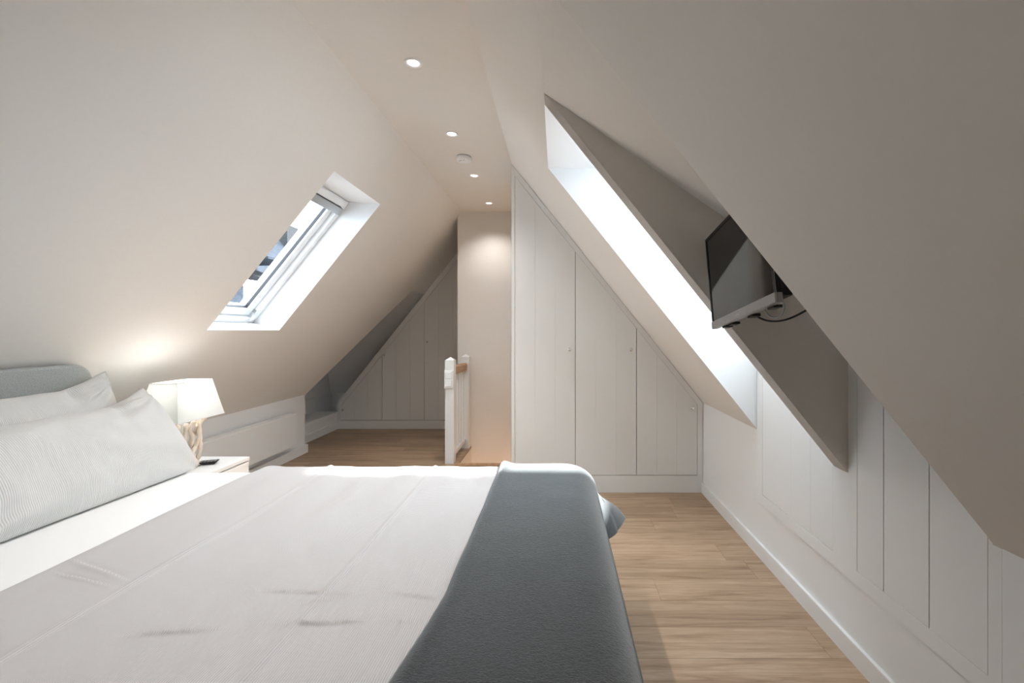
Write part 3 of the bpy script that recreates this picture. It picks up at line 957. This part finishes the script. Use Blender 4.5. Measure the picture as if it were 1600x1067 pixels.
for z_, x_, y_ in ((ZS0, 0.105, 0.150), (ZS1, 0.068, 0.112)):
    bm = bmesh.new(); rimloop(bm, z_, x_, y_, 0.002)
    add('rim', bm, M['lacquer_white'], sh)
bm = bmesh.new()
tube(bm, [(LX - 0.068, LY, ZS1 - 0.012), (LX + 0.068, LY, ZS1 - 0.012)], 0.002, 6)
tube(bm, [(LX, LY - 0.112, ZS1 - 0.012), (LX, LY + 0.112, ZS1 - 0.012)], 0.002, 6)
tube(bm, [(LX, LY, 0.72), (LX, LY, ZS1 + 0.004)], 0.003, 8)
add('spider', bm, M['chrome'], lamp)
bm = bmesh.new(); lathe(bm, [(0.012, 0.80), (0.014, 0.815), (0.026, 0.85), (0.028, 0.872), (0.02, 0.893), (0.006, 0.90)], (LX + 0.0, LY, 0.0), seg=16)
add('bulb', bm, M['bulb'], lamp, smooth=True)
bm = bmesh.new(); lathe(bm, [(0.014, 0.72), (0.014, 0.80)], (LX, LY, 0), seg=12)
add('socket', bm, M['lacquer_white'], lamp)
bm = bmesh.new(); tube(bm, [(LX, LY, 0.502), (LX, LY, 0.73)], 0.006, 8)
add('stem', bm, M['lacquer_white'], lamp)
sticks = [
    [(0.055, 0.035, 0.0), (0.035, 0.02, 0.06), (0.02, 0.03, 0.13), (0.035, 0.05, 0.19), (0.052, 0.085, 0.245)],
    [(-0.01, 0.045, 0.0), (0.01, 0.03, 0.07), (0.045, 0.01, 0.14), (0.04, 0.0, 0.20), (0.055, 0.01, 0.235)],
    [(0.03, -0.03, 0.0), (0.045, 0.0, 0.06), (0.055, 0.03, 0.12), (0.06, 0.035, 0.18), (0.05, 0.05, 0.245)],
    [(0.05, -0.01, 0.0), (0.03, -0.02, 0.09), (0.045, -0.04, 0.16), (0.05, -0.035, 0.23)],
    [(-0.03, 0.0, 0.0), (-0.02, -0.02, 0.10), (0.02, -0.05, 0.17), (0.03, -0.07, 0.235)],
    [(-0.04, 0.04, 0.0), (-0.03, 0.05, 0.11), (-0.05, 0.04, 0.2), (-0.04, 0.07, 0.24)],
    [(-0.05, -0.04, 0.0), (-0.035, -0.02, 0.1), (-0.04, -0.05, 0.18), (-0.05, -0.06, 0.235)],
    [(0.02, 0.05, 0.0), (0.05, 0.045, 0.05), (0.045, 0.06, 0.12), (0.02, 0.07, 0.2), (0.01, 0.085, 0.24)]]
for k, s in enumerate(sticks):
    pts = spline([(LX + a, LY + b, 0.5025 + c) for a, b, c in s], 5)
    rr = [0.0095 + 0.0025 * math.sin(i * 1.7 + k) + (0.002 if i < 3 else 0) for i in range(len(pts))]
    bm = bmesh.new(); tube(bm, pts, rr, 9)
    add('driftwood_stick', bm, M['driftwood'], lamp, smooth=True)
bl = bpy.data.lights.new('bulb_light', 'POINT'); bl.energy = LAMP_POWER; bl.color = (1.0, 0.97, 0.92); bl.shadow_soft_size = 0.03
lo = bpy.data.objects.new('light', bl); COL.objects.link(lo); lo.parent = lamp; lo.location = (0.0, 0.0, 0.425)

rm = empty('remote_control', (-1.835, 2.355, 0.50), 'small black remote control on the nightstand beside the lamp base', 'remote control')
def rot_box(bm, c, ang, l, w, z0, z1, l1=None, w1=None):
    ca, sa = math.cos(ang), math.sin(ang); l1 = l1 or l; w1 = w1 or w
    v = []
    for (ll_, ww_, z) in ((l, w, z0), (l1, w1, z1)):
        for a, b in ((-1, -1), (1, -1), (1, 1), (-1, 1)):
            x, y = a * ll_ / 2, b * ww_ / 2
            v.append(bm.verts.new((c[0] + x * ca - y * sa, c[1] + x * sa + y * ca, z)))
    for f in ((0, 3, 2, 1), (4, 5, 6, 7), (0, 1, 5, 4), (1, 2, 6, 5), (2, 3, 7, 6), (3, 0, 4, 7)):
        bm.faces.new([v[i] for i in f])
RC = (-1.835, 2.355); RA = 0.35
bm = bmesh.new(); rot_box(bm, RC, RA, 0.055, 0.030, 0.501, 0.517, 0.085, 0.048)
add('body', bm, M['black'], rm, bevel=0.003)
for i in range(5):
    for j in range(3):
        a, b = -0.030 + i * 0.015, -0.013 + j * 0.013
        ca, sa_ = math.cos(RA), math.sin(RA)
        bm = bmesh.new(); rot_box(bm, (RC[0] + a * ca - b * sa_, RC[1] + a * sa_ + b * ca), RA, 0.009, 0.007, 0.517, 0.519)
        add('button', bm, M['grey_metal'], rm)

# ------------------------------------------------------------------ television
tv = empty('television', (0.56, 1.36, 1.25), 'small flat television with silver lower bar on a swivel arm in the right niche', 'television')
a_ = Vector((0.007, 0.990, -0.139)).normalized()
b_ = Vector((-0.037, 0.14, 0.99)); b_ = (b_ - a_ * b_.dot(a_)).normalized()
r_ = -a_; n_ = r_.cross(b_).normalized()
P0 = Vector((0.555, 1.600, 1.206))
def tvbox(*bs):
    bm = bmesh.new()
    for (x0, x1, y0, y1, z0, z1) in bs: abox(bm, x0, x1, y0, y1, z0, z1)
    for v in bm.verts:
        c = v.co.copy(); v.co = P0 + r_ * c.x + b_ * c.y + n_ * c.z
    return bm
TW, TH = 0.478, 0.331
bar_h = 0.026
add('housing', tvbox((0.003, TW - 0.001, 0.006, TH - 0.001, -0.014, -0.001), (0.02, TW - 0.0012, 0.016, TH - 0.03, -0.042, -0.014)), M['black'], tv, bevel=0.003)
add('bezel', tvbox((0, 0.009, bar_h, TH, -0.012, 0.003), (TW - 0.009, TW, bar_h, TH, -0.012, 0.003), (0.009, TW - 0.009, TH - 0.010, TH, -0.012, 0.003)), M['black'], tv, bevel=0.001)
add('edge_trim', tvbox((-0.0025, 0.0, 0, TH, -0.003, 0.002), (TW, TW + 0.0012, 0, TH, 0.0, 0.002), (0, TW, TH, TH + 0.002, -0.003, 0.002)), M['silver'], tv)
add('lower_bar', tvbox((0, TW, 0, bar_h, -0.016, 0.006)), M['silver'], tv, bevel=0.002)
add('badge', tvbox((TW / 2 - 0.014, TW / 2 + 0.014, 0.009, 0.014, 0.006, 0.0065)), M['grey_metal'], tv)
add('screen', tvbox((0.009, TW - 0.009, bar_h, TH - 0.010, -0.004, 0.0005)), M['screen'], tv)
for x in (0.06, 0.12, 0.27, 0.40):
    add('foot_clip', tvbox((x, x + 0.035, -0.006, 0.002, -0.034, -0.010)), M['black'], tv)
bm = tvbox((0.18, 0.30, 0.10, 0.22, -0.050, -0.042))
add('mount_plate', bm, M['black'], tv)
c0 = P0 + r_ * 0.24 + b_ * 0.16 + n_ * -0.05
bm = bmesh.new(); tube(bm, [c0, c0 + Vector((0.05, 0.0, 0.0)), (0.72, 1.52, c0.z), (0.72, 1.645, c0.z)], 0.012, 10)
abox(bm, 0.67, 0.77, 1.642, 1.6515, c0.z - 0.05, c0.z + 0.05)
add('swivel_arm', bm, M['black'], tv)
# cables
q0 = P0 + r_ * 0.30 + b_ * 0.0 + n_ * -0.02
q1 = P0 + r_ * 0.42 + b_ * 0.03 + n_ * -0.045
bm = bmesh.new()
tube(bm, spline([P0 + r_ * 0.25 + b_ * 0.01 + n_ * -0.03, P0 + r_ * 0.31 + b_ * -0.022 + n_ * -0.05, P0 + r_ * 0.37 + b_ * -0.03 + n_ * -0.07, P0 + r_ * 0.42 + b_ * -0.015 + n_ * -0.10, (0.66, 1.13, 1.28), (0.72, 1.105, 1.34)], 8), 0.0028, 8)
c = add('power_cable', bm, M['black'], tv, smooth=True)
bm = bmesh.new()
tube(bm, spline([P0 + r_ * 0.32 + b_ * 0.02 + n_ * -0.035, P0 + r_ * 0.325 + b_ * -0.012 + n_ * -0.05, P0 + r_ * 0.36 + b_ * -0.018 + n_ * -0.06, P0 + r_ * 0.39 + b_ * 0.0 + n_ * -0.06, P0 + r_ * 0.40 + b_ * 0.03 + n_ * -0.05], 8), 0.003, 8)
c = add('aerial_cable', bm, M['grey_metal'], tv, smooth=True)
c['label'] = 'looped grey cable'

# ------------------------------------------------------------------ house across the street, seen through the left roof window
nh = empty('neighbouring_house', (-11.0, 18.0, -4), 'slate roofed house across the street seen through the left roof window', 'house')
bm = bmesh.new()
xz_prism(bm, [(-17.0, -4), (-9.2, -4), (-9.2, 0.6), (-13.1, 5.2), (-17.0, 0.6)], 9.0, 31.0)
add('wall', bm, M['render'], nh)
rows = 18
for i in range(rows):
    x = -9.0 - i * 0.225; z = 0.42 + i * 0.275
    bm = bmesh.new()
    xz_prism(bm, [(x, z), (x, z + 0.05), (x - 0.27, z + 0.37), (x - 0.27, z + 0.25)], 8.8, 31.2)
    add('tile_course', bm, M['rooftile'], nh)
for k, yy in enumerate((12.0, 15.6, 19.6, 24.5)):
    bm = bmesh.new()
    xz_prism(bm, [(-10.2, 1.5), (-10.2, 3.0), (-11.9, 3.7), (-12.4, 3.7)], yy, yy + 1.4)
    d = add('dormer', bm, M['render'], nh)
    add('dormer_window', B((-10.2, -10.16, yy + 0.2, yy + 1.2, 1.9, 2.8)), M['dark_pane'], d)
    add('dormer_roof', B((-12.2, -10.0, yy - 0.15, yy + 1.55, 3.7, 3.78)), M['rooftile'], d)
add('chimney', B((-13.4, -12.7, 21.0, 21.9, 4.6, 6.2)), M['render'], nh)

# ------------------------------------------------------------------ light from the floor below
sl = bpy.data.lights.new('stair_light', 'AREA'); sl.energy = STAIR_POWER; sl.color = (1.0, 0.62, 0.36); sl.size = 0.4
lo = bpy.data.objects.new('stair_light', sl); COL.objects.link(lo); lo.location = (-0.35, 4.2, -1.5)
lo.rotation_euler = (math.pi, 0, 0)
